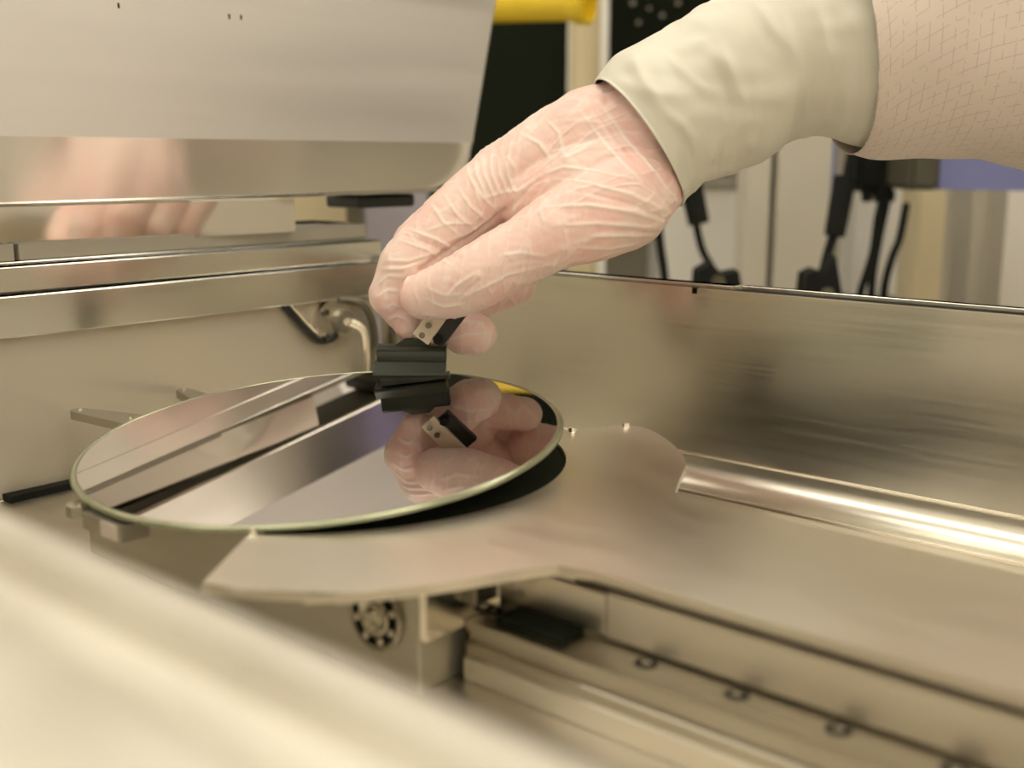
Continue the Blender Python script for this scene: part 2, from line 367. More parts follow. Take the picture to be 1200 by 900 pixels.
# ================================================================ LIFT SPIDER beneath the wafer (arm tips show at the left)
sp = thing('wafer_lifter', 'three-armed metal wafer lifter with arm tips poking out under the wafer', 'lifter', (-40, 0, FZ))
bm = bmesh.new(); cyl(bm, (-40, 10, FZ), (-40, 10, -6), 16, 14, 32); obj('hub', bm, 'housing', sp, smooth=True)
def arm(tip, root, w0, w1, m='housing', zt=-3.0):
    tip, root = Vector((*tip, 0)), Vector((*root, 0)); d = (root - tip).normalized(); s = Vector((-d.y, d.x, 0))
    pts = [tip + s * w0 * .5 + d * 3, tip + s * w0 * .2, tip - s * w0 * .2, tip - s * w0 * .5 + d * 3, root - s * w1, root + s * w1]
    bm = bmesh.new(); prism(bm, [(p.x, p.y, zt - 4.2) for p in pts], (0, 0, 4.2))
    o = obj('lifter_arm', bm, m, sp)
    for k in (5, (root - tip).length * .30, (root - tip).length * .38):
        c = tip + d * k; bm = bmesh.new(); cyl(bm, (c.x, c.y, zt), (c.x, c.y, zt + .8), 1.2, 1.0, 10)
        obj('screw', bm, 'bead', o)
    return o
arm((-179, -15), (-40, 10), 9, 20); arm((-184, 51), (-40, 22), 8, 18); arm((-24, -101), (-30, 0), 9, 18)
obj('label', bx(0, 10, -102, -101, -8.5, -3), 'glassy', sp)
obj('sensor_block', bx(-14, 12, -101, -90, -9, -3), 'housing', sp)

# ================================================================ DRIVE HOUSING with ball bearing
hs = thing('drive_housing', 'grey drive housing under the paddle with an open ball bearing', 'housing', (20, -46, FZ))
obj('body', bx(-84, 119, -62, -24, FZ, -8.5, bev=.8), 'housing', hs)
obj('end_bracket', box(box(bmesh.new(), 119, 122, -62, -26, -27, -5, bev=.4), 122, 128, -34, -26, -22, -8, bev=.4), 'bead', hs)
obj('bracket_block', bx(122, 127, -44, -27, -19, -9, bev=.6), 'dark_steel', hs)
bc = Vector((99.8, -62, -23.2))
br = obj('bearing', ring(bmesh.new(), bc, (0, -1, 0), [(12.4, -1), (12.4, 1.6), (11.6, 2), (10.6, 1.6), (10.4, -1)], 48), 'bearing_steel', hs, smooth=True)
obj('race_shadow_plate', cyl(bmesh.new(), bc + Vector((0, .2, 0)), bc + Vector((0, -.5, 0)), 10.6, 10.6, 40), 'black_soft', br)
obj('inner_race', ring(bmesh.new(), bc, (0, -1, 0), [(7.2, 0), (7.2, 2.0), (6.4, 2.4), (4.6, 1.4), (4.6, 0)], 40), 'bearing_steel', br, smooth=True)
bm = bmesh.new(); cyl(bm, bc, bc + Vector((0, -2.2, 0)), 5.2, 4.0, 32); cyl(bm, bc + Vector((0, -2.2, 0)), bc + Vector((0, -4.2, 0)), 3.2, 1.9, 24); obj('shaft_end', bm, 'bearing_steel', br, smooth=True)
for k in range(8):
    t = 2 * math.pi * k / 8 + .3; obj('ball', sphere(bmesh.new(), bc + Vector((8.9 * math.cos(t), -.9, 8.9 * math.sin(t))), 1.75, 14), 'bearing_steel', br, smooth='all')

# ================================================================ LINEAR GUIDE
lg = thing('linear_guide', 'steel linear guide rail with bolt holes running under the paddle arm', 'rail', (300, -32, FZ))
yz = [(-44, -25), (-44, -28.2), (-42.2, -29.4), (-42.2, -31.8), (-44, -33), (-44, -37), (-20, -37), (-20, -25)]
bm = bmesh.new(); prism(bm, [(122.5, y, z) for y, z in yz], (437, 0, 0)); obj('rail', bm, 'rail_steel', lg)
obj('rail_base', bx(122.5, 560, -45.6, -19, FZ, -37, bev=.5), 'steel_satin', lg)
for k in range(13):
    if k == 1: continue
    x = 124 + 30.5 * k
    bm = bmesh.new(); ring(bm, (x, -32.5, -25), (0, 0, 1), [(3.9, -.1), (3.8, .3), (3.1, .3), (3.1, -.1)], 20)
    hole = obj('bolt_hole', bm, 'dark_steel', lg, smooth=True)
    obj('hole_floor', cyl(bmesh.new(), (x, -32.5, -25), (x, -32.5, -24.8), 3.1, 3.1, 16), 'black_soft', hole)
    obj('socket_bolt', ring(bmesh.new(), (x, -32.5, -24.95), (0, 0, 1), [(1.4, 0), (1.4, .4), (.7, .4), (.6, 0)], 12), 'chrome', hole)
obj('dark_plate', bx(131, 158, -39, -27.2, -25.0, -22.8), 'blackpanel', lg)  # flat black plate put where the rail has a dark opening
obj('side_guard', bx(166, 560, -27, -24, -24, -9, bev=.5), 'steel_floor', lg)
obj('side_guard', bx(122, 165.4, -26.6, -24, -23.5, -10, bev=.5), 'paddle', lg)

# ================================================================ RAISED HOOD
hd = thing('raised_hood', 'large raised metal hood with a rounded corner hanging over the left rim', 'hood', (-210, 0, 100))
def hoodx(z):
    return -200 - max(0, z - 133) * .10
def hood_edge(z):               # far vertical edge as a function of height
    if z >= 128: return 303 + (z - 128) * .36
    t = (z - 100) / 28; return 303 - 58 * (1 - math.sqrt(max(0, 1 - (1 - t) ** 2)))
bm = bmesh.new(); ZF = [100.5, 101, 102.5, 105, 108, 112, 117, 122, 128, 131, 133]; zs = list(np.linspace(133, 150, 8)) + list(np.linspace(160, 420, 24))
ys = list(np.linspace(0, 1, 41))
for part, zz, mm in (('lower_flange', ZF, 'hood_flange'), ('shell', zs, 'hood')):
    bm = bmesh.new(); rows = []
    for z in zz:
        e = hood_edge(z); rows.append([bm.verts.new((hoodx(z), -420 + (e + 420) * q, z)) for q in ys])
        for k in range(1, 7):
            t = math.pi / 2 * k / 6; rows[-1].append(bm.verts.new((hoodx(z) - 10 * (1 - math.cos(t)), e + 10 * math.sin(t) * .8, z)))
        rows[-1].append(bm.verts.new((hoodx(z) - 190, e + 8, z)))
    for a, b in zip(rows, rows[1:]):
        for k in range(len(a) - 1): bm.faces.new((a[k], a[k + 1], b[k + 1], b[k]))
    o = obj(part, bm, mm, hd, smooth='all')
    md = o.modifiers.new('thickness', 'SOLIDIFY'); md.thickness = 2.2 * S; md.offset = -1; md.use_rim = False
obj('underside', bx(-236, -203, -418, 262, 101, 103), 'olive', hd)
bm = bmesh.new(); tube(bm, [(-200.6, -420, 100), (-200.6, 238, 100.4), (-200.6, 251, 101.4)], 1.2, 8, 2); obj('bottom_edge', bm, 'chrome', hd, smooth=True)
obj('handle_knob', bx(-240, -206, 205, 256, 90, 98.5, bev=2), 'black', hd)
for (px, py) in ((147, 5), (277, 18), (291, 19)):
    q = P(px, py, 620); t_ = (q - CAM) / (q.x - CAM.x)
    z = CAM.z + t_.z * (-200 - CAM.x); y = CAM.y + t_.y * (-200 - CAM.x); r = 1.2
    obj('chip_mark', bx(hoodx(z) - 1, hoodx(z) + .15, y - .6, y + .6, z - 1.6, z + 1.2), 'black_soft', hd)

# ================================================================ polished panel in the slot under the hood; surface tools
MX = -212
def capsule_pts(bm, a, ra, b, rb, n=20, m=6):
    a, b = Vector(a), Vector(b); u, v, d = basis(b - a); L = (b - a).length
    rows = []
    seq = [(-ra * math.cos(math.pi / 2 * k / m), ra * math.sin(math.pi / 2 * k / m)) for k in range(1, m + 1)]
    seq += [(L + rb * math.sin(math.pi / 2 * k / m), rb * math.cos(math.pi / 2 * k / m)) for k in range(0, m)]
    for h, r in seq:
        rows.append([bm.verts.new(a + d * h + (u * math.cos(2 * math.pi * i / n) + v * math.sin(2 * math.pi * i / n)) * r) for i in range(n)])
    for r0, r1 in zip(rows, rows[1:]):
        for i in range(n): bm.faces.new((r0[i], r0[(i + 1) % n], r1[(i + 1) % n], r1[i]))
    c0 = bm.verts.new(a - d * ra); c1 = bm.verts.new(b + d * rb)
    for i in range(n):
        bm.faces.new((c0, rows[0][(i + 1) % n], rows[0][i])); bm.faces.new((c1, rows[-1][i], rows[-1][(i + 1) % n]))
def chains(chs):
    bm = bmesh.new()
    for c in chs:
        for (a, ra), (b, rb) in zip(c, c[1:]): capsule_pts(bm, a, ra, b, rb)
    return bm
def remeshed(bm, voxel, smooth_it=6, fac=.5):
    """union of the chains as one continuous surface; returns numpy verts (mm), faces"""
    me = bpy.data.meshes.new('tmp'); bm.to_mesh(me); bm.free()
    o = bpy.data.objects.new('tmp', me); COL.objects.link(o)
    r = o.modifiers.new('r', 'REMESH'); r.mode = 'VOXEL'; r.voxel_size = voxel
    s = o.modifiers.new('s', 'SMOOTH'); s.factor = fac; s.iterations = smooth_it
    dg = bpy.context.evaluated_depsgraph_get(); ev = o.evaluated_get(dg).to_mesh()
    n = len(ev.vertices); co_ = np.empty(n * 3); ev.vertices.foreach_get('co', co_)
    no_ = np.empty(n * 3); ev.vertices.foreach_get('normal', no_)
    fs = [tuple(p.vertices) for p in ev.polygons]
    bpy.data.objects.remove(o)
    return co_.reshape(-1, 3), no_.reshape(-1, 3), fs
def finish(name, V, Fc, m, parent, fold=None):
    me = bpy.data.meshes.new(name); me.from_pydata([tuple(v) for v in V * S], [], Fc)
    me.materials.append(M[m]); me.polygons.foreach_set('use_smooth', [True] * len(me.polygons))
    if fold is not None:
        at = me.attributes.new('fold', 'FLOAT', 'POINT'); at.data.foreach_set('value', fold.astype(np.float32))
    o = bpy.data.objects.new(name, me); COL.objects.link(o); o.parent = parent; o.matrix_parent_inverse = parent.matrix_world.inverted()
    return o
bm = bmesh.new(); TL = math.tan(math.radians(4.3))      # the panel stands slightly askew
prism(bm, [(MX + y * TL + dx, y, 78) for y, dx in ((-420, 0), (148, 0), (148, -4), (-420, -4))], (0, 0, 20))
obj('mirror_panel', bm, 'mirror_steel', ch)

# ================================================================ PERSON: gloved right hand, cuff, sleeve
pr = thing('person', 'gloved right hand and sleeved arm of a person holding the wafer with a black clamp', 'person', tuple(P(1500, 250, 560)))
D = 545
def H(x, y, dd, r): return (P(x, y, D + dd), r)
hand = [
 # palm and heel of the hand
 [H(835, 108, 8, 29), H(757, 165, 4, 33), H(700, 180, 6, 29), H(640, 196, 10, 24)],
 [H(800, 92, 6, 22), H(736, 141, 4, 22)],
 [H(745, 198, -3, 27), H(690, 222, -4, 25), H(630, 235, 4, 20)],
 [H(745, 180, 22, 28), H(650, 205, 40, 20), H(600, 225, 52, 15)],
 [H(735, 212, 18, 25), H(660, 262, 34, 17), H(610, 280, 44, 14)],
 # index finger
 [H(700, 165, 4, 27), H(640, 184, 6, 20), H(588, 214, 6, 16.5), H(540, 250, 4, 15), H(478, 313, 2, 14.2), H(462, 345, 4, 12), H(478, 378, 8, 7.5)],
 # middle finger
 [H(690, 160, 18, 24), H(590, 206, 26, 17), H(494, 288, 24, 14), H(480, 345, 22, 11.5), H(545, 389, 18, 11.8), H(556, 392, 18, 11)],
 # ring and little finger, curled behind
 [H(690, 170, 36, 20), H(590, 230, 46, 14), H(530, 300, 42, 12), H(560, 352, 38, 10.5), H(607, 336, 38, 9)],
 [H(690, 190, 48, 17), H(610, 245, 60, 12), H(565, 300, 56, 10.5), H(600, 318, 54, 9)],
 # thumb
 [H(754, 200, -6, 22), H(728, 236, -14, 23.5), H(690, 256, -20, 20.5), H(650, 272, -24, 17.5), H(610, 294, -25, 15), H(563, 322, -24, 15), H(530, 338, -20, 14), H(496, 347, -16, 11)],
]
V, Nn, Fc = remeshed(chains(hand), .8, 12, .6)
# folds of the loose glove: raised ridges laid on the surface along these lines
bvh = BVHTree.FromPolygons([tuple(v) for v in V], Fc)
folds = []
def fold(amp, wd, *pts): folds.append((amp, wd, pts))
# lines fanning from the wrist along the thumb and the back of the hand
fold(.5, 1.4, (700, 118), (735, 165), (770, 205), (792, 236)); fold(-.7, 1.8, (694, 128), (728, 175), (765, 217), (786, 247))
fold(.35, 1.3, (680, 130), (710, 170), (752, 214))
fold(.9, 1.5, (786, 250), (740, 228), (690, 215), (650, 210)); fold(-.6, 1.8, (780, 256), (735, 238), (690, 226), (655, 222))
fold(.9, 1.5, (784, 262), (740, 248), (690, 240), (640, 243)); fold(.8, 1.3, (776, 268), (740, 264), (700, 262), (655, 264))
fold(.8, 1.4, (762, 276), (720, 276), (690, 276)); fold(.7, 1.3, (748, 286), (715, 291), (680, 290))
fold(-.6, 1.8, (770, 274), (735, 270), (700, 269)); fold(.6, 1.3, (740, 210), (700, 200), (660, 196), (635, 205))
fold(.8, 1.6, (632, 206), (610, 222), (600, 240)); fold(-1.6, 2.4, (628, 212), (600, 240), (565, 268), (520, 298), (480, 326), (470, 340))
fold(.6, 1.2, (655, 300), (648, 308), (650, 322)); fold(.6, 1.2, (640, 300), (610, 296), (585, 300)); fold(-.5, 1.4, (645, 306), (620, 304), (590, 308))
fold(.6, 1.2, (625, 315), (595, 322), (565, 338), (540, 350)); fold(.6, 1.2, (560, 318), (535, 335), (520, 352)); fold(-.5, 1.3, (566, 326), (548, 340), (535, 354))
fold(.5, 1.2, (502, 338), (520, 346), (545, 345)); fold(.5, 1.1, (500, 352), (520, 360), (548, 356))
# creases across the index finger and knuckle
for k in range(6):
    x = 548 + k * 9; fold(.75, 1.15, (x, 186 - k * 2 + abs(k - 2) * 3), (x + 2, 205), (x + 10, 224), (x + 14, 240 - k * 3))
for k in range(4):
    x, y = 505 + 16 * k, 238 - 9 * k; fold(.6, 1.1, (x, y), (x + 14, y + 22), (x + 36, y + 40))
fold(.7, 1.2, (478, 268), (510, 280), (545, 300)); fold(.6, 1.1, (470, 282), (500, 292), (530, 312)); fold(-.6, 1.5, (474, 275), (506, 287), (540, 305))
fold(.7, 1.2, (452, 305), (480, 306), (512, 296)); fold(.7, 1.2, (447, 316), (470, 315), (500, 305)); fold(-.6, 1.4, (449, 311), (475, 311), (505, 301))
fold(.6, 1.1, (440, 335), (455, 323), (478, 325)); fold(.6, 1.1, (442, 348), (455, 340), (468, 342)); fold(.6, 1.1, (450, 362), (460, 356), (470, 360))
fold(.7, 1.2, (455, 374), (466, 370), (480, 376)); fold(.5, 1.0, (500, 270), (525, 262), (560, 262)); fold(.5, 1.0, (520, 285), (550, 272), (578, 252))
fold(.5, 1.4, (640, 140), (655, 155), (660, 180)); fold(.7, 1.6, (612, 158), (632, 168), (645, 186))
fold(.6, 1.3, (600, 165), (596, 185), (604, 200)); fold(.5, 1.3, (560, 235), (590, 225), (615, 222))
fold(.6, 1.2, (512, 388), (530, 378), (560, 376)); fold(.5, 1.2, (520, 400), (545, 392), (570, 390))
disp = np.zeros(len(V)); fattr = np.zeros(len(V))
camv = np.array(CAM)
for amp, wd, pts in folds:
    dens = []
    for (x0, y0), (x1, y1) in zip(pts, pts[1:]):
        for s in range(6): dens.append((x0 + (x1 - x0) * s / 6, y0 + (y1 - y0) * s / 6))
    dens.append(pts[-1]); Q = []
    for (x, y) in dens:
        d = (P(x, y, 1000) - CAM).normalized(); h = bvh.ray_cast(CAM, d)
        if h[0] is not None: Q.append(np.array(h[0]))
    Q = [q for i, q in enumerate(Q)]
    if len(Q) < 3: continue
    best = np.full(len(V), 1e9); tt = np.zeros(len(V)); lo = np.min(Q, 0) - 6; hi = np.max(Q, 0) + 6
    idx = np.where(np.all((V > lo) & (V < hi), 1))[0]; Vi = V[idx]; bi = np.full(len(idx), 1e9); ti = np.zeros(len(idx)); n = len(Q) - 1
    for i in range(n):
        a, b = Q[i], Q[i + 1]; ab = b - a
        if ab @ ab > 100 or ab @ ab < 1e-9: continue
        s = np.clip((Vi - a) @ ab / (ab @ ab), 0, 1); dd = np.linalg.norm(Vi - a - s[:, None] * ab, axis=1)
        m_ = dd < bi; bi[m_] = dd[m_]; ti[m_] = (i + s[m_]) / n
    wgt = np.exp(-(bi / (wd * .62)) ** 2) * np.sin(np.pi * np.clip(ti, .04, .96)) ** .5
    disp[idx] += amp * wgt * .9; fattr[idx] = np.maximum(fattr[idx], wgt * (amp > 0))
for i in range(len(V)):
    v = V[i]; disp[i] += .75 * noise.noise(Vector(v) * .055) + .35 * (abs(noise.noise(Vector((v[0] * .10, v[1] * .10, v[2] * .2)))) - .2)
ax1 = (P(470, 345, D) - P(790, 225, D)).normalized(); ax2 = FW.cross(ax1).normalized()
A1 = V @ np.array(ax1); A2 = V @ np.array(ax2); A3 = V @ np.array(FW); wrist = np.array(P(790, 225, D)) @ np.array(ax1)
for i in range(len(V)):
    u = A1[i] - wrist                                   # 0 at the wrist, ~135 at the fingertips
    warp = noise.noise(Vector((A1[i] * .03, A2[i] * .03, A3[i] * .03))) * 9
    a = noise.noise(Vector((A1[i] * .028, (A2[i] + warp) * .17, A3[i] * .10)))          # long pleats from the cuff
    b = noise.noise(Vector(((A1[i] + warp * .7 + A2[i] * .5) * .17, A2[i] * .045, A3[i] * .09 + 7)))  # cross creases on the fingers
    ra = max(0, 1 - abs(a) * 5.5) ** 2; rb = max(0, 1 - abs(b) * 5.0) ** 2
    wa = max(0, min(1, (82 - u) / 35)); wb = max(0, min(1, (u - 35) / 35))
    rr = .42 * ra * wa + .40 * rb * wb
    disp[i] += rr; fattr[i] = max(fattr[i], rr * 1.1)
V2 = V + Nn * disp[:, None]
finish('gloved_hand', V2, Fc, 'glove', pr, np.clip(fattr * .75, 0, 1))

def loft(rings, nseg, nlong, foldf, uvscale=None, close=False):
    """rings: (top x, top y, bottom x, bottom y, depth, depth radius)"""
    bm = bmesh.new(); K = len(rings); rows = []; uvl = bm.loops.layers.uv.new('UVMap'); uvs = {}
    R_a = np.array(rings, float); T = np.linspace(0, K - 1, nlong)
    length = 0; prevc = None
    for t in T:
        i = min(int(t), K - 2); f = t - i
        p0, p1, p2_, p3 = R_a[max(i - 1, 0)], R_a[i], R_a[i + 1], R_a[min(i + 2, K - 1)]
        g = .5 * ((2 * p1) + (p2_ - p0) * f + (2 * p0 - 5 * p1 + 4 * p2_ - p3) * f * f + (3 * p1 - p0 - 3 * p2_ + p3) * f ** 3)
        a, b = P(g[0], g[1], g[4]), P(g[2], g[3], g[4]); c = (a + b) / 2; h = (a - b) / 2
        if prevc is not None: length += (c - prevc).length
        prevc = c; row = []
        for k in range(nseg + 1):
            th = 2 * math.pi * k / nseg
            o_ = h * math.cos(th) - FW * (g[5] * math.sin(th)); q = c + o_
            q = q + o_.normalized() * foldf(t, th, q)
            row.append((q, (th * (h.length + g[5]) / 2, length)))
        rows.append(row)
    vr = [[bm.verts.new(q) for q, _ in r[:-1]] for r in rows]
    for j in range(len(rows) - 1):
        for k in range(nseg):
            k2 = (k + 1) % nseg; fa = bm.faces.new((vr[j][k], vr[j][k2], vr[j + 1][k2], vr[j + 1][k]))
            for lp, (jj, kk) in zip(fa.loops, ((j, k), (j, k + 1), (j + 1, k + 1), (j + 1, k))):
                uv = rows[jj][kk][1]; lp[uvl].uv = (uv[0] / 5.6, uv[1] / 5.6)
    if close: bm.faces.new(vr[-1])
    return bm
def ridge(x, w): return math.exp(-(x / w) ** 2)
CF = [(a_, w_, [P(x, y, 512) for x, y in pts]) for a_, w_, pts in (
    (2.0, 3.0, ((740, 55), (752, 95), (775, 135))), (1.8, 2.6, ((775, 135), (800, 150), (818, 178), (822, 208))), (-1.6, 3.4, ((790, 150), (808, 172), (814, 205))),
    (1.9, 3.2, ((820, 55), (852, 85), (870, 125), (868, 180))), (-1.5, 3.6, ((832, 75), (850, 110), (856, 160))), (1.6, 2.8, ((880, 0), (900, 40), (930, 75))),
    (1.5, 3.0, ((905, 20), (925, 60), (932, 120), (930, 155))), (1.8, 3.0, ((948, 20), (965, 70), (985, 120))), (-1.4, 3.5, ((935, 50), (950, 100), (955, 150))),
    (1.4, 2.2, ((826, 208), (836, 190), (840, 160))), (1.2, 2.2, ((845, 200), (842, 175), (850, 150))), (1.4, 3, ((720, 90), (760, 115), (800, 118))), (1.2, 2.6, ((780, 60), (800, 90), (840, 120))))]
def local_folds(q):
    d = 0; qa, qb = q.dot(RT), q.dot(UP)
    if (q - P(850, 90, 540)).dot(FW) > 0: return 0
    for a_, w_, pts in CF:
        best = 1e9; tb = 0; n = len(pts) - 1
        for i in range(n):
            ax, ay, bx_, by = pts[i].dot(RT), pts[i].dot(UP), pts[i + 1].dot(RT), pts[i + 1].dot(UP)
            dx, dy = bx_ - ax, by - ay; s_ = max(0, min(1, ((qa - ax) * dx + (qb - ay) * dy) / (dx * dx + dy * dy)))
            e = math.hypot(qa - ax - s_ * dx, qb - ay - s_ * dy)
            if e < best: best, tb = e, (i + s_) / n
        d += a_ * math.exp(-(best / w_) ** 2) * math.sin(math.pi * max(.05, min(.95, tb))) ** .6
    return d
def cuff_fold(t, th, q):
    n1 = noise.noise(q * .03) * 2.2
    d = .9 * ridge(t - .06, .05)                                     # rolled edge
    for (t0, slope, w, a) in ((1.7, .9, .10, 1.8), (2.5, .6, .09, 2.2), (3.3, .7, .12, 1.6), (4.4, .4, .10, 2.2), (5.2, .3, .16, 2.6)):
        d += a * ridge(t - t0 - slope * math.sin(th * .9 + .4), w)
    d *= .55 + 1.1 * noise.noise(q * .02)
    d += 1.3 * (abs(noise.noise(Vector((q.x * .04, q.y * .04, q.z * .09)))) - .2) * 2
    return d * .6 + n1 * min(1, t) + local_folds(q)
cuff = loft([(696, 96, 800, 240, 544, 36), (722, 66, 822, 214, 544, 39), (770, 36, 845, 204, 544, 37), (825, 4, 893, 186, 542, 38),
             (868, -26, 935, 160, 540, 38), (915, -44, 975, 160, 538, 39), (965, -56, 1010, 172, 536, 44), (1040, -70, 1060, 172, 536, 46)], 96, 150, cuff_fold)
o = obj('glove_cuff', cuff, 'cuff', pr, smooth='all')
md = o.modifiers.new('thickness', 'SOLIDIFY'); md.thickness = .9 * S; md.offset = -1
def sleeve_fold(t, th, q):
    d = 3.2 * noise.noise(q * .016) * min(1, t + .2) + 1.2 * noise.noise(q * .04)
    d += 1.2 * ridge(t - .03, .03)
    return d
slv = loft([(962, -70, 1005, 176, 532, 50), (1010, -100, 1035, 181, 532, 54), (1080, -130, 1090, 182, 532, 57), (1150, -150, 1150, 187, 534, 58),
            (1230, -165, 1215, 203, 536, 60), (1450, -200, 1450, 250, 545, 66), (1900, -300, 1900, 320, 580, 80)], 96, 120, sleeve_fold, close=True)
o = obj('sleeve', slv, 'sleeve', pr, smooth='all')

# ================================================================ VACUUM WAND / CLAMP held in the fingers
wd_ = thing('wafer_clamp', 'small black ridged wafer clamp with ivory stem pinched in gloved fingers', 'tool', tuple(P(482, 446, 560)))
e1 = RT.copy(); e3 = ZZ.copy(); e2 = -F0          # e2 points towards the camera, along the wafer
base = P(483, 440, 556)
def cprof(pts, x0, x1, name, m='clip', dy=0, parent=None):
    bm = bmesh.new(); prism(bm, [base + e1 * x0 + e2 * a + e3 * b for a, b in pts], e1 * (x1 - x0))
    bmesh.ops.bevel(bm, geom=bm.edges[:], offset=.35, segments=2, affect='EDGES')
    return obj(name, bm, m, parent or wd_, smooth=True)
cprof([(3, -5.2), (5, -4.6), (5.2, .4), (3.2, 1.2), (-6, 1.2), (-6, -5)], -15, 18.2, 'lower_jaw')
cprof([(3, 1.0), (7.4, 1.2), (7.8, 2.2), (4.2, 7.4), (-2, 7.6), (-4, 1.0)], -18.4, 16.6, 'middle_flange')
cprof([(-2, 7.2), (3.2, 7.2), (3.8, 11.2), (5.0, 13.2), (3.6, 15.0), (-4, 15.2), (-4, 8)], -16.6, 16.8, 'upper_bar')
bm = bmesh.new()
tp = [base + e1 * x + e3 * z + e2 * 1.5 for x, z in ((-9, 14.6), (-3, 18.2), (6, 18.2), (10, 14.6))]
prism(bm, tp, -e2 * 5); obj('stem_seat', bm, 'clip', wd_)
def slab(a, b, wdt, th, name, m, parent):
    a, b = Vector(a), Vector(b); d = (b - a).normalized(); s = d.cross(-FW).normalized() * wdt / 2; t = d.cross(s).normalized() * th
    bm = bmesh.new(); prism(bm, [a - s, a + s, b + s, b - s], t); bmesh.ops.bevel(bm, geom=bm.edges[:], offset=.3, segments=1, affect='EDGES')
    return obj(name, bm, m, parent)
stem = slab(P(492.5, 398, 542), P(528, 347, 538), 9.0, 2.2, 'ivory_stem', 'ivory', wd_)
for (x, y) in ((494.5, 393), (502, 381.5)):
    bm = bmesh.new(); c = P(x, y, 539.4); cyl(bm, c, c - FW * .4, 1.5, 1.5, 14); obj('hole', bm, 'dark_steel', stem)
bar = slab(P(509, 400, 543), P(539, 360, 540), 9.4, 3.4, 'black_bar', 'black', wd_)
obj('bar_notch', cyl(bmesh.new(), P(513, 398, 540), P(513, 398, 541), 2.6, 2.6, 6), 'black_soft', bar)

# ================================================================ BACKGROUND EQUIPMENT
def col_pt(px, d, pyref=185):
    p = P(px, pyref, d); return p
def post(name, label, cat, px, wpx, d, z0, z1, m, round_=False, group=None, depth=None, extra=None):
    c = col_pt(px, d); hw = wpx / f_px * d / 2; dp = depth or hw
    bm = bmesh.new()
    if round_: cyl(bm, (c.x, c.y, z0), (c.x, c.y, z1), hw, hw, 24)
    else:
        a = [Vector((c.x, c.y, z0)) + RT * sx * hw + F0 * sy * dp for sx, sy in ((-1, -1), (1, -1), (1, 1), (-1, 1))]
        prism(bm, a, (0, 0, z1 - z0))
    t = thing(name, label, cat, (c.x, c.y, z0), group)
    obj('shaft', bm, m, t, smooth=round_)
    k = bmesh.new()
    a = [Vector((c.x, c.y, z0)) + RT * sx * hw * 1.3 + F0 * sy * dp * 1.3 for sx, sy in ((-1, -1), (1, -1), (1, 1), (-1, 1))]
    prism(k, a, (0, 0, 8)); obj('foot_plate', k, 'grey', t)
    if extra: extra(t, c, hw)
    return t
def panel(name, label, cat, px0, px1, d, z0, z1, m, th=20, frame=None, group=None):
    a, b = col_pt(px0, d), col_pt(px1, d); t = thing(name, label, cat, ((a.x + b.x) / 2, (a.y + b.y) / 2, z0), group)
    bm = bmesh.new(); prism(bm, [Vector((p.x, p.y, z0)) + o for p, o in ((a, F0 * 0), (b, F0 * 0), (b, F0 * th), (a, F0 * th))], (0, 0, z1 - z0))
    obj('body', bm, m, t)
    if frame:
        for zz in (z0, z1 - 8):
            bm = bmesh.new(); prism(bm, [Vector((p.x, p.y, zz)) + o for p, o in ((a, -F0 * 4), (b, -F0 * 4), (b, F0 * 0), (a, F0 * 0))], (0, 0, 8)); obj('edge_trim', bm, frame, t)
    return t
def zat(py, d): return P(600, py, d).z if False else P(600, py, d).z
ZB = RZ0
panel('equipment_cabinet', 'dark equipment cabinet standing behind the raised hood and the hand', 'cabinet', 380, 664, 1500, ZB, zat(-260, 1500), 'blackpanel', 200, 'grey')
panel('tool_cabinet', 'dark tool cabinet with fittings behind the white cuff', 'cabinet', 712, 900, 1520, zat(110, 1520), zat(-260, 1520), 'blackpanel', 180, 'grey')
post('cream_column', 'cream painted column between two dark cabinets', 'column', 686, 38, 1450, ZB, 900, 'cream', True)
post('thin_pipe', 'thin pale upright pipe right of the cream column', 'pipe', 706, 11, 1440, ZB, 900, 'white', True)
# yellow tube
ty = thing('yellow_tube', 'bright yellow plastic tube lying above the dark cabinet', 'tube', tuple(P(620, 8, 1200)))
bm = bmesh.new(); a, b = P(545, 6, 1250), P(680, 2, 1190); cyl(bm, a, b, 19, 19, 32); obj('tube_body', bm, 'yellow', ty, smooth=True)
bm = bmesh.new(); d = (b - a).normalized(); ring(bm, b, d, [(18, -14), (24, 0), (24, 9), (20, 11), (17, -12)], 32); obj('flared_lip', bm, 'yellow', ty, smooth=True)
# small fittings on the tool cabinet
fs = [(738, 8, 9), (757, 14, 6), (772, 22, 7), (745, 30, 7), (790, 8, 8)]
fl = ['small hose fitting on the dark tool cabinet nearest the thin pale pipe', 'second hose fitting from the pale pipe on the dark cabinet, smaller',
      'hose fitting on the dark cabinet, lower right of its group', 'lowest hose fitting on the dark cabinet just above the cuff', 'hose fitting on the dark cabinet farthest from the pale pipe']
for i, (x, y, r) in enumerate(fs):
    t = thing('hose_fitting', fl[i], 'fitting', tuple(P(x, y, 1515)), 'hose fittings on the dark cabinet')
    bm = bmesh.new(); c = P(x, y, 1518); cyl(bm, c, c - F0 * 26, r, r * .7, 16); obj('nut', bm, 'dark_steel', t, smooth=True)
    bm = bmesh.new(); cyl(bm, c - F0 * 26, c - F0 * 40, r * .4, r * .4, 10); obj('stub', bm, 'grey', t, smooth=True)
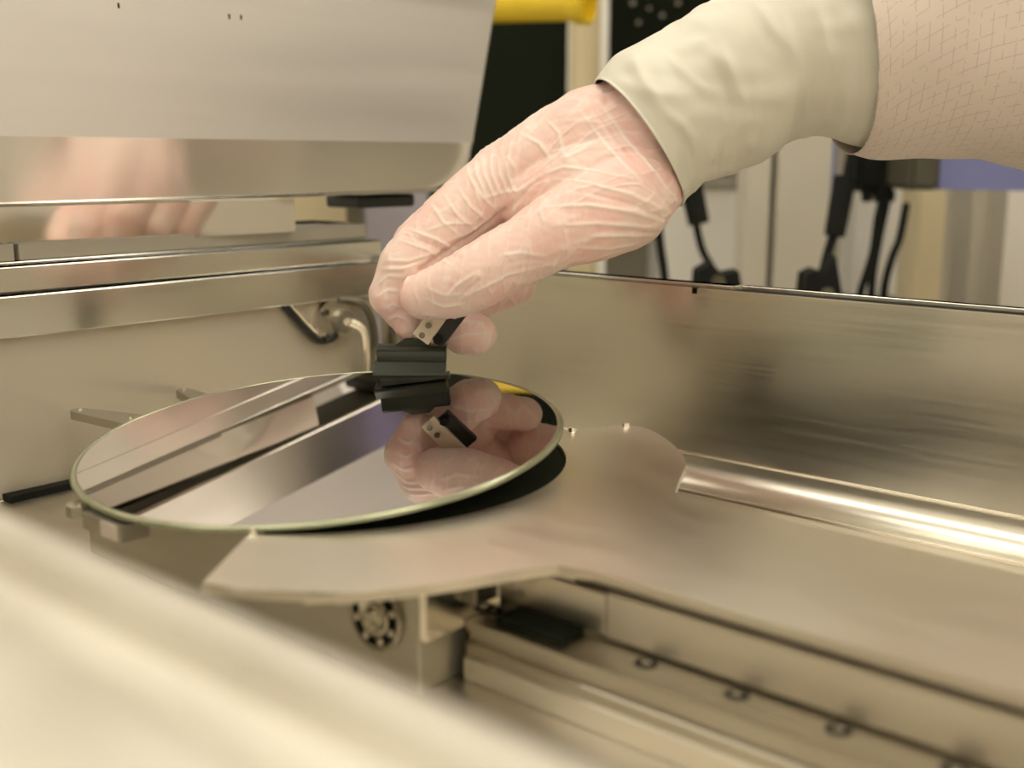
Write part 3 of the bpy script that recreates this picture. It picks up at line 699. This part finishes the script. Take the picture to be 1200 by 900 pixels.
# right-hand background
panel('pale_partition', 'pale beige partition panel forming the far background on the right', 'partition', 700, 1330, 1750, ZB, 900, 'grey_beige', 30)
panel('white_box', 'white instrument box behind the wrist, left of the grey columns', 'box', 775, 868, 1500, zat(350, 1500), zat(215, 1500), 'white', 120, 'grey')
post('wide_column', 'wide pale grey column with grooves right of the cuff', 'column', 934, 60, 1300, ZB, 700, 'pale', False, depth=40)
post('narrow_column', 'narrow pale column just left of the wide grooved column', 'column', 884, 26, 1300, ZB, 700, 'pale', False, depth=30)
post('dark_channel', 'dark narrow upright channel between the two pale columns', 'channel', 901, 9, 1310, ZB, 700, 'grey', False, depth=20)
post('blue_strip', 'thin lilac blue upright strip right of the wide column', 'strip', 970, 8, 1290, ZB, 700, 'lilac', False, depth=20)
post('yellow_column', 'yellowish cream upright column beneath the dark end block', 'column', 1086, 30, 1250, ZB, 700, 'cream', False, depth=30)
post('grey_column', 'broad grey beige column at the right edge of the view', 'column', 1148, 30, 1350, ZB, 700, 'pale', False, depth=30)
post('corner_column', 'pale column cut by the right edge of the view', 'column', 1192, 40, 1300, ZB, 700, 'roomwall', False, depth=30)
panel('white_canister', 'white rounded plastic container behind the black cables', 'container', 1006, 1064, 1350, zat(350, 1350), zat(205, 1350), 'white', 60)
# lilac beam with dark end block
bt = thing('lilac_beam', 'lilac blue horizontal beam with dark end block beneath the sleeve', 'beam', tuple(P(1150, 222, 1050)))
a, b = P(1100, 222, 1050), P(1560, 230, 1050)
bm = bmesh.new(); prism(bm, [a, b, b + F0 * 60, a + F0 * 60], (0, 0, 36)); obj('beam_bar', bm, 'lilac', bt)
a, b = P(1066, 223, 1045), P(1101, 223, 1045)
bm = bmesh.new(); prism(bm, [a, b, b + F0 * 70, a + F0 * 70], (0, 0, 38)); bmesh.ops.bevel(bm, geom=bm.edges[:], offset=4, segments=2, affect='EDGES'); eb = obj('end_block', bm, 'olive', bt, smooth=True)
bm = bmesh.new(); c = P(1083, 202, 1046); cyl(bm, c, c - F0 * 3, 5, 5, 20); obj('screw_hole', bm, 'black_soft', eb)
# cables
def cable(label, pts, r, group=None, m='black_soft', plug=None):
    t = thing('cable', label, 'cable', tuple(P(*pts[-1])), group)
    obj('sheath', tube(bmesh.new(), [P(*p) for p in pts], r, 10), m, t, smooth=True)
    if plug:
        (x0, y0, x1, y1, d, r0) = plug; bm = bmesh.new(); cyl(bm, P(x0, y0, d), P(x1, y1, d), r0, r0 * .9, 16); obj('connector', bm, 'black_soft', t, smooth=True)
    return t
cable('black cable with thick connector hanging right below the cuff', [(806, 190, 1150), (812, 240, 1150), (822, 290, 1150), (838, 325, 1150), (850, 400, 1150)], 4, plug=(807, 205, 819, 262, 1150, 12))
cable('thin black cable hanging just below the glove wrist', [(770, 250, 1150), (774, 290, 1150), (779, 330, 1150), (780, 400, 1150)], 4.5)
cable('black cable with long connector left of the tangled cables', [(1003, 150, 1100), (992, 210, 1100), (978, 270, 1100), (965, 320, 1100), (958, 400, 1100)], 5, plug=(990, 208, 978, 276, 1100, 11))
cable('looping black cable in the middle of the tangle under the sleeve', [(1020, 150, 1120), (1035, 210, 1120), (1028, 260, 1120), (1022, 300, 1120), (1008, 345, 1120), (1000, 400, 1120)], 4)
cable('straight black cable at the right of the tangle', [(1050, 150, 1130), (1042, 220, 1130), (1030, 280, 1130), (1022, 330, 1130), (1020, 400, 1130)], 4)
cable('short thick black cable at the lower right of the tangle', [(1062, 240, 1160), (1054, 280, 1140), (1046, 300, 1130), (1036, 340, 1130), (1034, 400, 1130)], 4)
jb = thing('junction_box', 'black junction box from which tangled cables hang below the sleeve', 'box', tuple(P(1030, 220, 1120)))
a, b = P(1004, 225, 1120), P(1052, 225, 1120); bm = bmesh.new(); prism(bm, [a, b, b + F0 * 40, a + F0 * 40], (0, 0, 60)); bmesh.ops.bevel(bm, geom=bm.edges[:], offset=5, segments=2, affect='EDGES'); obj('case', bm, 'black_soft', jb, smooth=True)
for i, x in enumerate((1016, 1030, 1042)):
    obj('cable_gland', cyl(bmesh.new(), P(x, 224, 1120), P(x, 236, 1120), 6, 5, 12), 'black_soft', jb)
sp1 = thing('toggle_clamp', 'low black clamp behind the rear wall rim, left of the wide column', 'clamp', tuple(P(838, 336, 1000)))
bm = bmesh.new(); prism(bm, [P(815, 350, 1000), P(818, 318, 1000), P(834, 308, 1000), (P(848, 322, 1000)), P(866, 318, 1000), P(872, 350, 1000)], F0 * 30); obj('clamp_body', bm, 'black_soft', sp1)
obj('clamp_screw', cyl(bmesh.new(), P(842, 330, 998), P(842, 330, 985), 6, 6, 12), 'dark_steel', sp1)
sp2 = thing('toggle_clamp', 'low black clamp behind the rear wall rim, right of the wide column', 'clamp', tuple(P(968, 344, 1000)))
bm = bmesh.new(); prism(bm, [P(940, 365, 1000), P(945, 322, 1000), P(958, 316, 1000), P(966, 326, 1000), P(980, 300, 1000), P(990, 365, 1000)], F0 * 30); obj('clamp_body', bm, 'black_soft', sp2)
obj('clamp_screw', cyl(bmesh.new(), P(970, 345, 998), P(970, 345, 985), 6, 6, 12), 'dark_steel', sp2)
# left background seen through the slot under the hood
panel('green_grey_panel', 'dull grey-green equipment panel behind the slot at the far left', 'panel', -120, 210, 1100, zat(420, 1100), zat(160, 1100), 'grey', 30)
panel('pale_cover', 'pale yellowish cover seen in the slot right of the second hand', 'panel', 322, 404, 1200, zat(420, 1200), zat(160, 1200), 'cream', 30)
panel('dark_upright', 'dark grey upright in the slot beside the pale cover', 'upright', 404, 422, 1150, zat(420, 1150), zat(160, 1150), 'dark_steel', 30)
panel('lilac_panel', 'pale lilac panel in the slot just left of the gloved fingers', 'panel', 420, 500, 1300, zat(420, 1300), zat(200, 1300), 'pale_lilac', 30)

# equipment beyond the right edge of the view: it shows only mirrored in the hood flange and the wafer
eq = thing('process_tower', 'tall dark process tower with lilac side panel right of the view, seen only in reflections', 'cabinet', (930, 1340, RZ0))
obj('lower_cabinet', bx(905, 960, 955, 1700, RZ0, 210), 'pale', eq)
obj('upper_cabinet', bx(905, 960, 955, 1700, 212, 1300), 'blackpanel', eq)
obj('side_panel', bx(894, 904, 1088, 1165, 470, 950), 'lilac_bright', eq)
for k in range(3): obj('indicator', bx(896, 904, 1030 + 14 * k, 1040 + 14 * k, 660, 672), 'cream', eq)
